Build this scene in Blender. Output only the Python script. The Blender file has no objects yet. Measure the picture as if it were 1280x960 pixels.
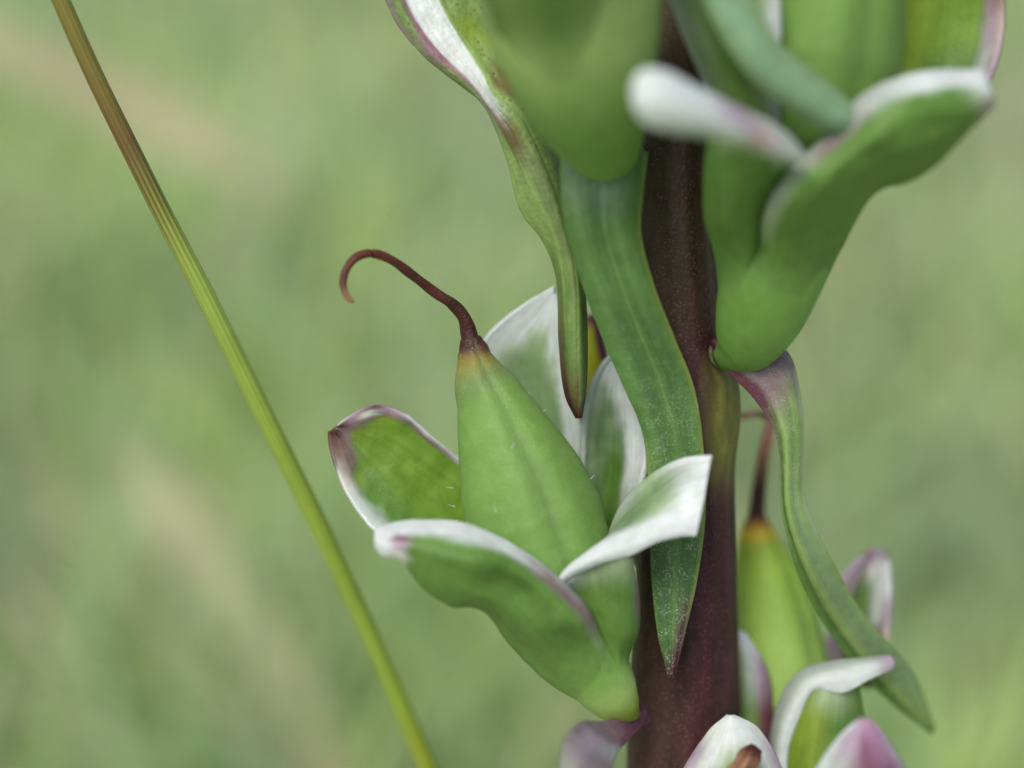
import bpy, math, random
import numpy as np
from mathutils import Vector, noise as mnoise
from mathutils.bvhtree import BVHTree

random.seed(7)
rng = np.random.default_rng(7)
scene = bpy.context.scene
# ---------------------------------------------------------------- units: 1 unit = 1 cm
scene.unit_settings.system = 'METRIC'
scene.unit_settings.scale_length = 0.01

# ---------------------------------------------------------------- camera
PITCH = math.radians(30)
CAM_H = 19.0
FOCUS = 5.0                                     # cm from the lens to the sharp part of the plant
CAM = np.array([0.0, 0.0, CAM_H])
RIGHT = np.array([1.0, 0.0, 0.0])
UP = np.array([0.0, math.sin(PITCH), math.cos(PITCH)])
BACK = np.array([0.0, -math.cos(PITCH), math.sin(PITCH)])
cd = bpy.data.cameras.new("camera")
cam = bpy.data.objects.new("camera", cd)
scene.collection.objects.link(cam)
cam.location = CAM
cam.rotation_euler = (math.pi / 2 - PITCH, 0, 0)
cd.sensor_width = 36
cd.lens = 36 * FOCUS / 3.2
cd.clip_start = 0.05
cd.clip_end = 2000
cd.dof.use_dof = True
cd.dof.focus_distance = FOCUS
APERTURE = 0.135                                # lens opening radius in cm
cd.dof.aperture_fstop = cd.lens * 1e-3 / (2 * APERTURE)
scene.camera = cam
scene.render.resolution_x, scene.render.resolution_y = 1024, 768

# ---------------------------------------------------------------- daylight (bright overcast)
SUN_EL, SUN_AZ = math.radians(60), math.radians(-148)     # azimuth from +Y, clockwise
w = bpy.data.worlds.new("World")
scene.world = w
w.use_nodes = True
nt = w.node_tree
bg = nt.nodes["Background"]
sky = nt.nodes.new("ShaderNodeTexSky")
sky.sky_type = 'NISHITA'
sky.sun_disc = False
sky.sun_elevation = SUN_EL
sky.sun_rotation = SUN_AZ
sky.air_density = 1.0
sky.dust_density = 4.0
sky.ozone_density = 0.6
nt.links.new(sky.outputs[0], bg.inputs[0])
bg.inputs[1].default_value = 0.11
sl = bpy.data.lights.new("sun", 'SUN')
sl.energy = 1.45
sl.angle = math.radians(22)
sl.color = (1.0, 0.98, 0.95)
sun = bpy.data.objects.new("sun", sl)
scene.collection.objects.link(sun)
sdir = Vector((math.sin(SUN_AZ) * math.cos(SUN_EL), math.cos(SUN_AZ) * math.cos(SUN_EL), math.sin(SUN_EL)))
sun.rotation_euler = sdir.to_track_quat('Z', 'Y').to_euler()
scene.view_settings.view_transform = 'Standard'
scene.view_settings.look = 'None'
scene.view_settings.gamma = 1
scene.view_settings.exposure = 0.45
scene.render.engine = 'CYCLES'
scene.cycles.use_denoising = True
scene.cycles.max_bounces = 8
scene.cycles.transparent_max_bounces = 8


# ---------------------------------------------------------------- helpers
def P(x, y, d=0.0):
    """The plant's own measure: 400 steps to the cm in the sharp plane, d steps nearer the lens."""
    dist = FOCUS - d / 400.0
    k = dist / FOCUS / 400.0
    return CAM + RIGHT * (x - 640) * k + UP * (480 - y) * k - BACK * dist


def at(x, y, dist):
    return P(x, y, (FOCUS - dist) * 400.0)


def lin(c):
    c = np.asarray(c, float) / 255.0
    return np.where(c <= 0.04045, c / 12.92, ((c + 0.055) / 1.055) ** 2.4)


PAL = {
    'green': (108, 146, 68), 'dgreen': (92, 130, 62), 'lgreen': (142, 172, 96), 'bright': (122, 160, 54),
    'ygreen': (136, 160, 52), 'cup': (106, 148, 66), 'cupd': (96, 136, 58), 'sage': (130, 160, 112),
    'blue': (130, 168, 126), 'white': (226, 234, 229), 'cream': (228, 234, 218), 'grey': (186, 196, 186),
    'pgreen': (168, 190, 148), 'purple': (118, 70, 86), 'dpurple': (76, 34, 46), 'lilac': (186, 166, 184),
    'mauve': (146, 124, 128), 'pink': (180, 140, 166), 'magenta': (142, 98, 118), 'brown': (88, 46, 34),
    'dbrown': (62, 30, 24), 'rust': (150, 90, 40), 'tan': (140, 104, 76), 'yellow': (186, 168, 40),
    'stem': (60, 27, 35), 'stemd': (54, 43, 31), 'olive': (92, 90, 46), 'strip': (98, 138, 72),
    'stripd': (80, 118, 64), 'margin': (140, 160, 78), 'pinkish': (206, 186, 180), 'salmon': (196, 140, 120),
    'acid': (168, 172, 26), 'bractg': (112, 144, 74), 'pvein': (98, 136, 72),
}
PAL = {k: lin(v) for k, v in PAL.items()}


def C(k):
    return PAL[k] if isinstance(k, str) else lin(k)


def resample(pts, n, crisp=False):
    """Catmull-Rom through the rows of pts (any width; the first three columns are the position)."""
    p = np.asarray(pts, float)
    if len(p) == 1:
        return np.repeat(p, n, 0)
    seg = np.linalg.norm(np.diff(p[:, :3], axis=0), axis=1) ** 0.5 + 1e-6
    t = np.concatenate([[0], np.cumsum(np.maximum(seg, seg.mean() * 0.15))])
    u = np.linspace(0, t[-1], n)
    m = np.gradient(p, t, axis=0)
    i = np.clip(np.searchsorted(t, u, side='right') - 1, 0, len(t) - 2)
    h = (t[i + 1] - t[i])[:, None]
    s = ((u - t[i])[:, None]) / h
    out = ((2 * s**3 - 3 * s**2 + 1) * p[i] + (s**3 - 2 * s**2 + s) * h * m[i]
           + (-2 * s**3 + 3 * s**2) * p[i + 1] + (s**3 - s**2) * h * m[i + 1])
    if p.shape[1] > 3:                               # colours: plain interpolation
        lo, hi = p[i], p[i + 1]
        if crisp:
            s = s * s * (3 - 2 * s)
        out[:, 3:] = (lo * (1 - s) + hi * s)[:, 3:]
    return out


def across(rows, n):
    """rows: k rails x 7; smooth across the rails with even steps."""
    p = np.asarray(rows, float)
    k = len(p)
    t = np.linspace(0, 1, k)
    u = np.linspace(0, 1, n)
    m = np.gradient(p, t, axis=0) if k > 1 else p * 0
    i = np.clip(np.searchsorted(t, u, side='right') - 1, 0, k - 2)
    h = 1.0 / (k - 1)
    s = ((u - t[i]) / h)[:, None]
    out = ((2 * s**3 - 3 * s**2 + 1) * p[i] + (s**3 - 2 * s**2 + s) * h * m[i]
           + (-2 * s**3 + 3 * s**2) * p[i + 1] + (s**3 - s**2) * h * m[i + 1])
    s = s * s * (3 - 2 * s)
    out[:, 3:] = (p[i] * (1 - s) + p[i + 1] * s)[:, 3:]
    return out


def link(o, parent=None):
    scene.collection.objects.link(o)
    if parent is not None:
        o.parent = parent
    return o


def build(name, verts, faces, cols, mat, parent=None, origin=None, smooth=True):
    me = bpy.data.meshes.new(name)
    v = np.asarray(verts, float)
    if origin is not None:
        v = v - origin
    me.from_pydata(v.tolist(), [], faces)
    me.update()
    if cols is not None:
        a = me.color_attributes.new("Col", 'FLOAT_COLOR', 'POINT')
        c = np.ones((len(v), 4), np.float32)
        cols = np.clip(np.asarray(cols, np.float32), 0, 1)
        c[:, :cols.shape[1]] = cols
        if cols.shape[1] == 3:
            c[:, 3] = 0
        a.data.foreach_set("color", c.ravel())
    if smooth:
        me.polygons.foreach_set("use_smooth", [True] * len(me.polygons))
    me.materials.append(mat)
    o = bpy.data.objects.new(name, me)
    if origin is not None:
        o.location = origin
    return link(o, parent)


def sheet(name, rails, mat, parent=None, n=44, m=26, thick=6.0, wob=0.0, label=None, on=None, blend=0.45, vein=0.14, jit=0.035):
    """A leaf-like sheet through rails running from base to tip. A rail: (default colour, [(x, y, d[, colour[, speckle]]), ...]).
    on: the calyx it grows from; its foot then lies on that surface and lifts off it gradually."""
    n, m = int(n * 1.5), int(m * 1.6)
    R = []
    for col, pts in rails:
        rows = []
        for q in pts:
            c = C(q[3] if len(q) > 3 else col)
            s = q[4] if len(q) > 4 else 0.15
            rows.append([q[0], q[1], q[2], c[0], c[1], c[2], s])
        R.append(resample(rows, n, True))
    R = np.array(R)
    G = np.array([across(R[:, i], m) for i in range(n)])           # n x m x 7
    sd = rng.random(3) * 50
    # uneven colour borders and fine lengthwise veins (pigment)
    K = G[:, :, 3:].copy()
    for i in range(n):
        for j in range(m):
            u, v = i / (n - 1), j / (m - 1)
            a = mnoise.noise(Vector((v * 22 + sd[0], u * 3.5, sd[1]))) + 0.6 * mnoise.noise(Vector((v * 9, u * 9 + sd[2], sd[0])))
            b = mnoise.noise(Vector((u * 8 + sd[1], v * 5, sd[2]))) + 0.6 * mnoise.noise(Vector((u * 26, v * 12, sd[1])))
            ii = min(n - 1, max(0, i + a * jit * n * min(1, 4 * u)))
            jj = min(m - 1, max(0, j + b * jit * m))
            i0, j0 = min(int(ii), n - 2), min(int(jj), m - 2)
            fi, fj = ii - i0, jj - j0
            c = (G[i0, j0, 3:] * (1 - fi) * (1 - fj) + G[i0 + 1, j0, 3:] * fi * (1 - fj) + G[i0, j0 + 1, 3:] * (1 - fi) * fj + G[i0 + 1, j0 + 1, 3:] * fi * fj)
            st = mnoise.noise(Vector((v * 34 + sd[2], u * 2.2, sd[0] + 9))) + 0.5 * mnoise.noise(Vector((v * 70, u * 5, sd[1])))
            c = c.copy()
            c[:3] *= 1 + vein * st
            K[i, j] = c
    if wob:
        for i in range(n):
            for j in range(m):
                e = abs(j / (m - 1) - 0.5) * 2
                q = G[i, j]
                a = mnoise.noise(Vector((q[0] * 0.014 + sd[0], q[1] * 0.014, sd[1]))) + 0.35 * mnoise.noise(Vector((q[0] * 0.045 + sd[0], q[1] * 0.045, sd[1])))
                b = mnoise.noise(Vector((q[0] * 0.05 + sd[2], q[1] * 0.05, sd[0])))
                f = wob * min(1, i / (0.2 * n))
                G[i, j, 2] += a * f * 2.0
                G[i, j, 1] += b * f * (0.15 + 0.85 * e**3) * 0.6
    V = np.array([P(*G[i, j, :3]) for i in range(n) for j in range(m)])
    if on is not None:
        me = on.data
        bv = BVHTree.FromPolygons([v.co.copy() for v in me.vertices], [tuple(p.vertices) for p in me.polygons])
        cc = np.zeros(len(me.vertices) * 4, np.float32)
        me.color_attributes["Col"].data.foreach_get("color", cc)
        cc = cc.reshape(-1, 4)
        for i in range(n):
            t = min(1.0, i / (n - 1) / blend)
            if t >= 1:
                break
            lift = -1.2 + 2.0 * min(1.0, t / 0.35)
            t = t * t * (3 - 2 * t)
            for j in range(m):
                k = i * m + j
                h, nrm, fi_, _ = bv.find_nearest(Vector(V[k]))
                foot_ = np.array(h + nrm * (lift / 400))
                K[i, j, :3] = cc[list(me.polygons[fi_].vertices)].mean(0)[:3] * (1 - t) + K[i, j, :3] * t
                V[k] = foot_ * (1 - t) + V[k] * t
    F = [(i * m + j, i * m + j + 1, (i + 1) * m + j + 1, (i + 1) * m + j) for i in range(n - 1) for j in range(m - 1)]
    o = build(name, V, F, K.reshape(-1, 4), mat, parent)
    th = o.data.attributes.new("Thin", 'FLOAT', 'POINT')
    tv = np.ones((n, m), np.float32)
    if on is not None:
        tv[:] = np.clip(np.linspace(0, 1, n) / blend, 0, 1)[:, None]
    th.data.foreach_set("value", tv.ravel())
    sm = o.modifiers.new("thickness", 'SOLIDIFY')
    sm.thickness = thick / 400.0
    sm.offset = 0
    sm.use_even_offset = False
    if on is not None:
        vg = o.vertex_groups.new(name="thickness")
        for i in range(n):
            vg.add(list(range(i * m, (i + 1) * m)), 0.1 + 0.9 * min(1.0, i / (n - 1) / blend), 'REPLACE')
        sm.vertex_group = "thickness"
    if label:
        o['label'] = label
    return o


def ringtube(name, pts, mat, parent=None, n=60, m=32, flat=1.0, prof=None, colf=None, world=False, label=None, origin=None, speck=0.0):
    """A body of round rings along a path. pts: (x, y, d, radius, colour) in plant measure, or world points when world."""
    rows = []
    for q in pts:
        c = C(q[4])
        w_ = list(q[:3]) if world else list(P(*q[:3]))
        rows.append(w_ + [c[0], c[1], c[2], q[3] if world else q[3] / 400.0])
    S = resample(rows, n)
    # radius wants a smooth curve too
    rad = resample([[r[0], r[1], r[2]] for r in rows], n)
    pos = S[:, :3]
    tan = np.gradient(pos, axis=0)
    tan /= np.linalg.norm(tan, axis=1)[:, None] + 1e-12
    V, K = [], []
    side = np.cross(tan[0], BACK)
    if np.linalg.norm(side) < 1e-3:
        side = RIGHT
    for i in range(n):
        side = np.cross(tan[i], BACK) if np.linalg.norm(np.cross(tan[i], BACK)) > 0.25 else side - tan[i] * np.dot(side, tan[i])
        side /= np.linalg.norm(side)
        if side[0] < 0 and abs(side[0]) > 0.05:
            side = -side
        fr = np.cross(side, tan[i])
        if np.dot(fr, BACK) < 0:
            fr = -fr
        for j in range(m):
            a = 2 * math.pi * j / m                      # 0: towards the lens, growing to the right
            r = S[i, 6]
            if prof:
                r *= prof(i / (n - 1), a)
            V.append(pos[i] + side * math.sin(a) * r + fr * math.cos(a) * r * flat)
            c = S[i, 3:6]
            sp = speck
            if colf:
                c = colf(i / (n - 1), a, c)
            K.append([c[0], c[1], c[2], sp])
    F = [(i * m + j, i * m + (j + 1) % m, (i + 1) * m + (j + 1) % m, (i + 1) * m + j) for i in range(n - 1) for j in range(m)]
    F.append(tuple(range(m)))
    F.append(tuple(range((n - 1) * m, n * m)))
    o = build(name, V, F, K, mat, parent, origin)
    if label:
        o['label'] = label
    return o


# ---------------------------------------------------------------- materials
def tissue(name, trans=0.25, rough=0.5, mott=0.22, sss=0.0, grain=26.0, bump=0.16, speck=False, streak=None, coat=0.0, dot=(0.33, 0.42, 0.27), dots=125, thin=False):
    m = bpy.data.materials.new(name)
    m.use_nodes = True
    t = m.node_tree
    N, L = t.nodes, t.links
    N.clear()
    out = N.new("ShaderNodeOutputMaterial")
    pr = N.new("ShaderNodeBsdfPrincipled")
    at_ = N.new("ShaderNodeAttribute")
    at_.attribute_name = "Col"
    tc = N.new("ShaderNodeTexCoord")
    src = tc.outputs["Object"]
    n1 = N.new("ShaderNodeTexNoise"); n1.inputs["Scale"].default_value = 5.5; n1.inputs["Detail"].default_value = 5
    n2 = N.new("ShaderNodeTexNoise"); n2.inputs["Scale"].default_value = grain; n2.inputs["Detail"].default_value = 3
    mp = N.new("ShaderNodeMapping")
    if streak:
        mp.inputs["Scale"].default_value = streak
    L.new(src, mp.inputs[0])
    L.new(src, n1.inputs["Vector"]); L.new(mp.outputs[0], n2.inputs["Vector"])
    add = N.new("ShaderNodeMath"); add.operation = 'ADD'
    L.new(n1.outputs[0], add.inputs[0]); L.new(n2.outputs[0], add.inputs[1])
    mr = N.new("ShaderNodeMapRange")
    mr.inputs["From Min"].default_value = 0.6; mr.inputs["From Max"].default_value = 1.4
    mr.inputs["To Min"].default_value = 1 - mott; mr.inputs["To Max"].default_value = 1 + mott
    L.new(add.outputs[0], mr.inputs[0])
    mul = N.new("ShaderNodeVectorMath"); mul.operation = 'SCALE'
    L.new(at_.outputs["Color"], mul.inputs[0]); L.new(mr.outputs[0], mul.inputs["Scale"])
    col = mul.outputs[0]
    # the cells of the skin: fine pale dots
    vo = N.new("ShaderNodeTexVoronoi"); vo.inputs["Scale"].default_value = dots
    L.new(src, vo.inputs["Vector"])
    if speck:
        rp = N.new("ShaderNodeMapRange")
        rp.inputs["From Min"].default_value = 0.46; rp.inputs["From Max"].default_value = 0.2
        L.new(vo.outputs["Distance"], rp.inputs[0])
        n3 = N.new("ShaderNodeTexNoise"); n3.inputs["Scale"].default_value = 26
        L.new(src, n3.inputs["Vector"])
        g = N.new("ShaderNodeMapRange"); g.inputs["From Min"].default_value = 0.36; g.inputs["From Max"].default_value = 0.62
        L.new(n3.outputs[0], g.inputs[0])
        m1 = N.new("ShaderNodeMath"); m1.operation = 'MULTIPLY'
        L.new(rp.outputs[0], m1.inputs[0]); L.new(g.outputs[0], m1.inputs[1])
        m2 = N.new("ShaderNodeMath"); m2.operation = 'MULTIPLY'
        L.new(m1.outputs[0], m2.inputs[0]); L.new(at_.outputs["Alpha"], m2.inputs[1])
        mx = N.new("ShaderNodeMix"); mx.data_type = 'RGBA'
        L.new(m2.outputs[0], mx.inputs[0]); L.new(col, mx.inputs[6])
        mx.inputs[7].default_value = (*dot, 1)
        col = mx.outputs[2]
    L.new(col, pr.inputs["Base Color"])
    pr.inputs["Roughness"].default_value = rough
    pr.inputs["Specular IOR Level"].default_value = 0.3
    if coat:
        pr.inputs["Coat Weight"].default_value = coat
        pr.inputs["Coat Roughness"].default_value = 0.35
    if sss:
        pr.inputs["Subsurface Weight"].default_value = sss
        pr.inputs["Subsurface Radius"].default_value = (0.6, 1.0, 0.35)
        pr.inputs["Subsurface Scale"].default_value = 0.06
    bp = N.new("ShaderNodeBump"); bp.inputs["Strength"].default_value = bump; bp.inputs["Distance"].default_value = 0.01
    ad = N.new("ShaderNodeMath"); ad.operation = 'ADD'
    L.new(vo.outputs["Distance"], ad.inputs[0]); L.new(n2.outputs[0], ad.inputs[1])
    L.new(ad.outputs[0], bp.inputs["Height"]); L.new(bp.outputs[0], pr.inputs["Normal"])
    if trans:
        tr = N.new("ShaderNodeBsdfTranslucent")
        L.new(col, tr.inputs["Color"])
        ms = N.new("ShaderNodeMixShader"); ms.inputs[0].default_value = trans
        if thin:
            ta = N.new("ShaderNodeAttribute"); ta.attribute_name = "Thin"
            tm = N.new("ShaderNodeMath"); tm.operation = 'MULTIPLY'; tm.inputs[1].default_value = trans
            L.new(ta.outputs["Fac"], tm.inputs[0]); L.new(tm.outputs[0], ms.inputs[0])
        L.new(pr.outputs[0], ms.inputs[1]); L.new(tr.outputs[0], ms.inputs[2])
        L.new(ms.outputs[0], out.inputs[0])
    else:
        L.new(pr.outputs[0], out.inputs[0])
    return m


M_SEPAL = tissue("sepal_skin", trans=0.3, rough=0.47, mott=0.16, sss=0.2, thin=True, speck=True)
M_CUP = M_SEPAL
M_CAPS = tissue("capsule_skin", trans=0.0, rough=0.55, mott=0.12, sss=0.3, speck=True)
M_BRACT = tissue("bract_skin", trans=0.22, rough=0.5, mott=0.2, speck=True, bump=0.2)
M_SPOTTED = tissue("spotted_bract_skin", trans=0.2, rough=0.5, mott=0.25, speck=True, bump=0.2, dot=(0.16, 0.12, 0.06), dots=60)
M_STEM = tissue("stem_skin", trans=0.0, rough=0.5, mott=0.4, speck=True, dot=(0.13, 0.06, 0.06), dots=90, streak=(1, 1, 0.12), bump=0.15)
M_STYLE = tissue("style_skin", trans=0.0, rough=0.55, mott=0.3, bump=0.3)
M_GRASSSTEM = tissue("grass_stem_skin", trans=0.0, rough=0.5, mott=0.1, grain=14, bump=0.05)
M_STRAW = tissue("straw_skin", trans=0.3, rough=0.7, mott=0.15, grain=3, bump=0.0)
M_GRASS = tissue("grass_skin", trans=0.35, rough=0.6, mott=0.1, grain=3, bump=0.0)


# ================================================================ the setting: ground and meadow
def ground_mat():
    m = bpy.data.materials.new("meadow_soil")
    m.use_nodes = True
    t = m.node_tree; N, L = t.nodes, t.links
    pr = N["Principled BSDF"]
    tc = N.new("ShaderNodeTexCoord")
    n = N.new("ShaderNodeTexNoise"); n.inputs["Scale"].default_value = 0.12; n.inputs["Detail"].default_value = 8
    L.new(tc.outputs["Object"], n.inputs["Vector"])
    r = N.new("ShaderNodeValToRGB")
    e = r.color_ramp.elements
    e[0].position = 0.3; e[0].color = (0.26, 0.31, 0.17, 1)
    e[1].position = 0.72; e[1].color = (0.46, 0.45, 0.30, 1)
    L.new(n.outputs[0], r.inputs[0]); L.new(r.outputs[0], pr.inputs["Base Color"])
    pr.inputs["Roughness"].default_value = 0.95
    return m


gn = 60
gx = np.linspace(-1, 1, gn); gx = np.sign(gx) * np.abs(gx) ** 2.2 * 900
gy = np.linspace(0, 1, gn) ** 2.2 * 1500 - 60
gv = [(x, y, 0.5 * mnoise.noise(Vector((x * 0.05, y * 0.05, 3)))) for y in gy for x in gx]
gf = [(i * gn + j, i * gn + j + 1, (i + 1) * gn + j + 1, (i + 1) * gn + j) for i in range(gn - 1) for j in range(gn - 1)]
g = build("ground", gv, gf, None, ground_mat())
g['kind'] = 'structure'


def meadow(nb=15000):
    V, F, K = [], [], []
    cA, cB, cC, cD = lin((188, 212, 134)), lin((168, 200, 152)), lin((212, 202, 170)), lin((138, 164, 124))
    for b in range(nb):
        y = 12 + 150 * rng.random() ** 1.7
        x = (rng.random() - 0.5) * (26 + 1.15 * y)
        if y < 14 and abs(x) < 3:
            continue
        h = rng.uniform(2.2, 6.5) * (1 + 0.4 * mnoise.noise(Vector((x * .1, y * .1, 0))))
        wd = rng.uniform(0.16, 0.42)
        az = rng.uniform(0, 2 * math.pi)
        ln = rng.uniform(0.1, 0.9) * h
        tw = rng.uniform(0, math.pi)
        p = mnoise.noise(Vector((x * .11, y * .11, 9)))
        q = mnoise.noise(Vector((x * .07 + 40, y * .07, 2)))
        k = rng.random() + 0.8 * p + 0.5 * mnoise.noise(Vector((x * .28, y * .2, 21)))
        col = cA if k < 0.42 else cB if k < 0.8 else cC if k < 1.05 else cD
        col = col * (1 + 0.42 * q + rng.uniform(-.15, .15))
        base = len(V)
        seg = 3
        for s in range(seg + 1):
            u = s / seg
            cx = x + math.cos(az) * ln * u * u
            cy = y + math.sin(az) * ln * u * u
            cz = h * (u - 0.25 * u * u * (ln / h)) - 0.3 * (s == 0)
            ww = wd * (1 - u) ** 0.6 * 0.5 if s < seg else 0.01
            dx, dy = math.cos(tw) * ww, math.sin(tw) * ww
            V += [(cx - dx, cy - dy, cz), (cx + dx, cy + dy, cz)]
            K += [col, col]
        for s in range(seg):
            a = base + 2 * s
            F.append((a, a + 1, a + 3, a + 2))
    o = build("meadow_grass", V, F, K, M_GRASS)
    o['kind'] = 'stuff'
    o['label'] = 'soft pale green meadow grass filling the blurred background'
    return o


meadow()


def blade(name, pts, col, label, wide, mat=M_STRAW, group=None, cat='grass blade'):
    """A long dry leaf: an arched, slightly folded strip with its foot on the ground. pts: world points."""
    S = resample([list(p) for p in pts], 30)
    tan = np.gradient(S, axis=0); tan /= np.linalg.norm(tan, axis=1)[:, None]
    V, F, K = [], [], []
    for i in range(30):
        sd = np.cross(tan[i], BACK); sd /= np.linalg.norm(sd)
        nrm = np.cross(sd, tan[i])
        u = i / 29
        ww = wide * 0.5 * min(1, (1 - u) * 6 + 0.1) * (0.75 + 0.25 * math.sin(u * 9))
        for e in (-1, -0.5, 0, 0.5, 1):
            V.append(S[i] + sd * ww * e + nrm * ww * 0.35 * (e * e - 1))
            K.append(C(col) * (1 + 0.08 * math.sin(u * 31)))
    for i in range(29):
        for j in range(4):
            a = i * 5 + j
            F.append((a, a + 1, a + 6, a + 5))
    org = np.array(pts[0], float)
    o = build(name, V, F, K, mat, None, org)
    sm = o.modifiers.new("thickness", 'SOLIDIFY'); sm.thickness = 0.03
    o['label'] = label; o['category'] = cat
    if group:
        o['group'] = group
    return o


def foot(x, y):
    return np.array([x, y, 0.0])


STRAWCOL = (200, 190, 150)
a0, a1, a2, a3 = at(-260, 40, 27), at(-60, 40, 26.5), at(180, 140, 26), at(385, 262, 25.5)
blade("dry_blade", [foot(a0[0] - 6, a0[1] + 3), foot(a0[0] - 5, a0[1] + 2.5) + np.array([0, 0, 5]), a0, a1, a2, a3], (178, 176, 138),
      'arched tan dry blade behind the upper end of the grass stem', 0.95)
b3, b2, b1 = at(130, 540, 24), at(250, 690, 23.5), at(420, 950, 23)
bd = b1 - b2
k = b1[2] / -bd[2]
blade("dry_blade", [b1 + bd * k, b1 + bd * k * 0.5, b1, b2, b3], (174, 178, 138),
      'pale straw coloured dry blade leaning to lower right of the grass stem', 1.0)

# ================================================================ the thin green stalk on the left
root = at(75, 0, 5)
gp = [(50, -60, 60, 10.5, (124, 122, 50)), (76, 0, 40, 10.8, (128, 128, 52)), (116, 90, 20, 11.2, (122, 116, 50)), (160, 180, 5, 11.6, (116, 100, 48)),
      (205, 270, -10, 11.8, (140, 158, 66)), (252, 360, -25, 12, (144, 168, 74)), (331, 520, -80, 12.4, (142, 166, 66)),
      (400, 660, -150, 12.6, (142, 166, 64)), (470, 810, -230, 13, (140, 166, 64)), (535, 960, -300, 13.2, (140, 156, 44)),
      (590, 1100, -370, 13.4, (140, 156, 44))]
gw = [tuple(P(*q[:3])) + (q[3] / 400, q[4]) for q in gp]
e1, e0 = np.array(gw[-1][:3]), np.array(gw[-2][:3])
dd = (e1 - e0) / np.linalg.norm(e1 - e0)
foot_g = e1 + dd * (e1[2] / -dd[2])
for f in (0.3, 0.65, 1.0):
    q = e1 + (foot_g - e1) * f
    gw.append((q[0], q[1], q[2], 0.04, (128, 140, 50)))


def gcol(u, a, c):
    s = 0.5 + 0.5 * math.sin(a * 11 + 0.6 * math.sin(u * 40))
    top = math.exp(-((u - 0.12) / 0.09) ** 2)
    c = c * (0.9 + 0.1 * s - top * 0.18 * (1 - s))
    k = math.exp(-((u - 0.135) / 0.03) ** 2) * (1 - s) * 0.75
    k2 = 0.55 * (0.5 - 0.5 * math.sin(a)) * math.exp(-((u - 0.09) / 0.07) ** 2)
    c = c * (1 - k) + lin((58, 36, 22)) * k
    return c * (1 - k2) + lin((96, 66, 34)) * k2


gs = ringtube("grass_stem", gw[::-1], M_GRASSSTEM, None, n=260, m=44, prof=lambda u, a: 1 + 0.035 * math.sin(a * 11), world=True,
              colf=lambda u, a, c: gcol(1 - u, a, c), origin=foot_g)
gs['label'] = 'thin yellow green grass stalk slanting down through the left of the photo'
gs['category'] = 'grass stalk'

# ================================================================ the flower spike
STEM = [(836, -260, 70, 44, 'stemd'), (838, -100, 45, 46, 'stemd'), (840, 60, 20, 48, 'stemd'), (841, 200, -10, 50, 'stemd'),
        (843, 330, -40, 53, 'stemd'), (851, 470, -70, 60, 'stem'), (855, 600, -95, 63, 'stem'), (855, 740, -120, 67, 'stem'),
        (853, 860, -140, 73, 'stem'), (852, 980, -158, 77, 'stem'), (850, 1150, -190, 80, 'stem'), (850, 1400, -240, 82, 'stem')]
sw = [tuple(P(*q[:3])) + (q[3] / 400, q[4]) for q in STEM]
e1, e0 = np.array(sw[-1][:3]), np.array(sw[-2][:3])
dd = (e1 - e0) / np.linalg.norm(e1 - e0)
base = e1 + np.array([dd[0], dd[1] * 0.45, dd[2]]) * (e1[2] / -dd[2])
for f in (0.2, 0.45, 0.75, 1.0):
    q = e1 + (base - e1) * f
    q[1] += 0.8 * f * (1 - f) * dd[1]
    sw.append((q[0], q[1], q[2], 0.21, 'stem'))
base[2] = 0
spike = bpy.data.objects.new("flower_spike", None)
spike.empty_display_size = 0.5
link(spike)
spike.location = base
spike['label'] = 'purple stemmed flower spike with green seed pods and white edged sepals'
spike['category'] = 'wildflower'
INV = np.array(base)


def stem_col(u, a, c):
    # u: 0 at the foot
    s = 0.5 + 0.5 * math.sin(a * 9 + 1.2 * math.sin(u * 60))
    c = c * (0.8 + 0.35 * s)
    t = min(1, max(0, (u - 0.9) / 0.04))                # the upper stem is olive brown on one flank
    g = min(1, max(0, math.sin(0.5 - a)) ** 1.2) * (0.25 + 0.6 * t)
    return c * (1 - g) + PAL['olive'] * 0.6 * g


NS = 150


def stem_prof(u, a):
    return 1 + 0.035 * math.sin(a * 5 + 0.4) + 0.012 * math.sin(a * 13 + u * 12)


ROOT = spike


def fix(o):
    """Parent keeping the world place (the spike's Empty stands at its foot)."""
    return o


stem = ringtube("stem", sw[::-1], M_STEM, spike, n=NS, m=64, prof=stem_prof, colf=stem_col, world=True, speck=0.7)

# below the right bract one side of the stem swells and turns olive green
me = stem.data
ca = me.color_attributes["Col"].data
for v in me.vertices:
    w = np.array(v.co) - CAM
    dist = -np.dot(w, BACK)
    sx, sy = np.dot(w, RIGHT) * 400 * FOCUS / dist + 640, 480 - np.dot(w, UP) * 400 * FOCUS / dist
    if not 380 < sy < 700 or sx < 868:
        continue
    ky = min(1, max(0, (sy - 440) / 30)) * min(1, max(0, (640 - sy) / 110))
    ky = ky * ky * (3 - 2 * ky)
    kx = min(1, max(0, (sx - 872) / 22))
    f = ky * kx
    n_ = mnoise.noise(Vector((sx * 0.15, sy * 0.02, 4)))
    col = np.array(ca[v.index].color[:3])
    tgt = lin((112, 118, 50)) * (1 + 0.25 * n_)
    f2 = min(1, f * (1 + 0.5 * n_))
    ca[v.index].color = (*(col * (1 - f2) + tgt * f2), ca[v.index].color[3])
    v.co += Vector(RIGHT * (0.032 * f * math.exp(-((sy - 500) / 70) ** 2)))

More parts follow.
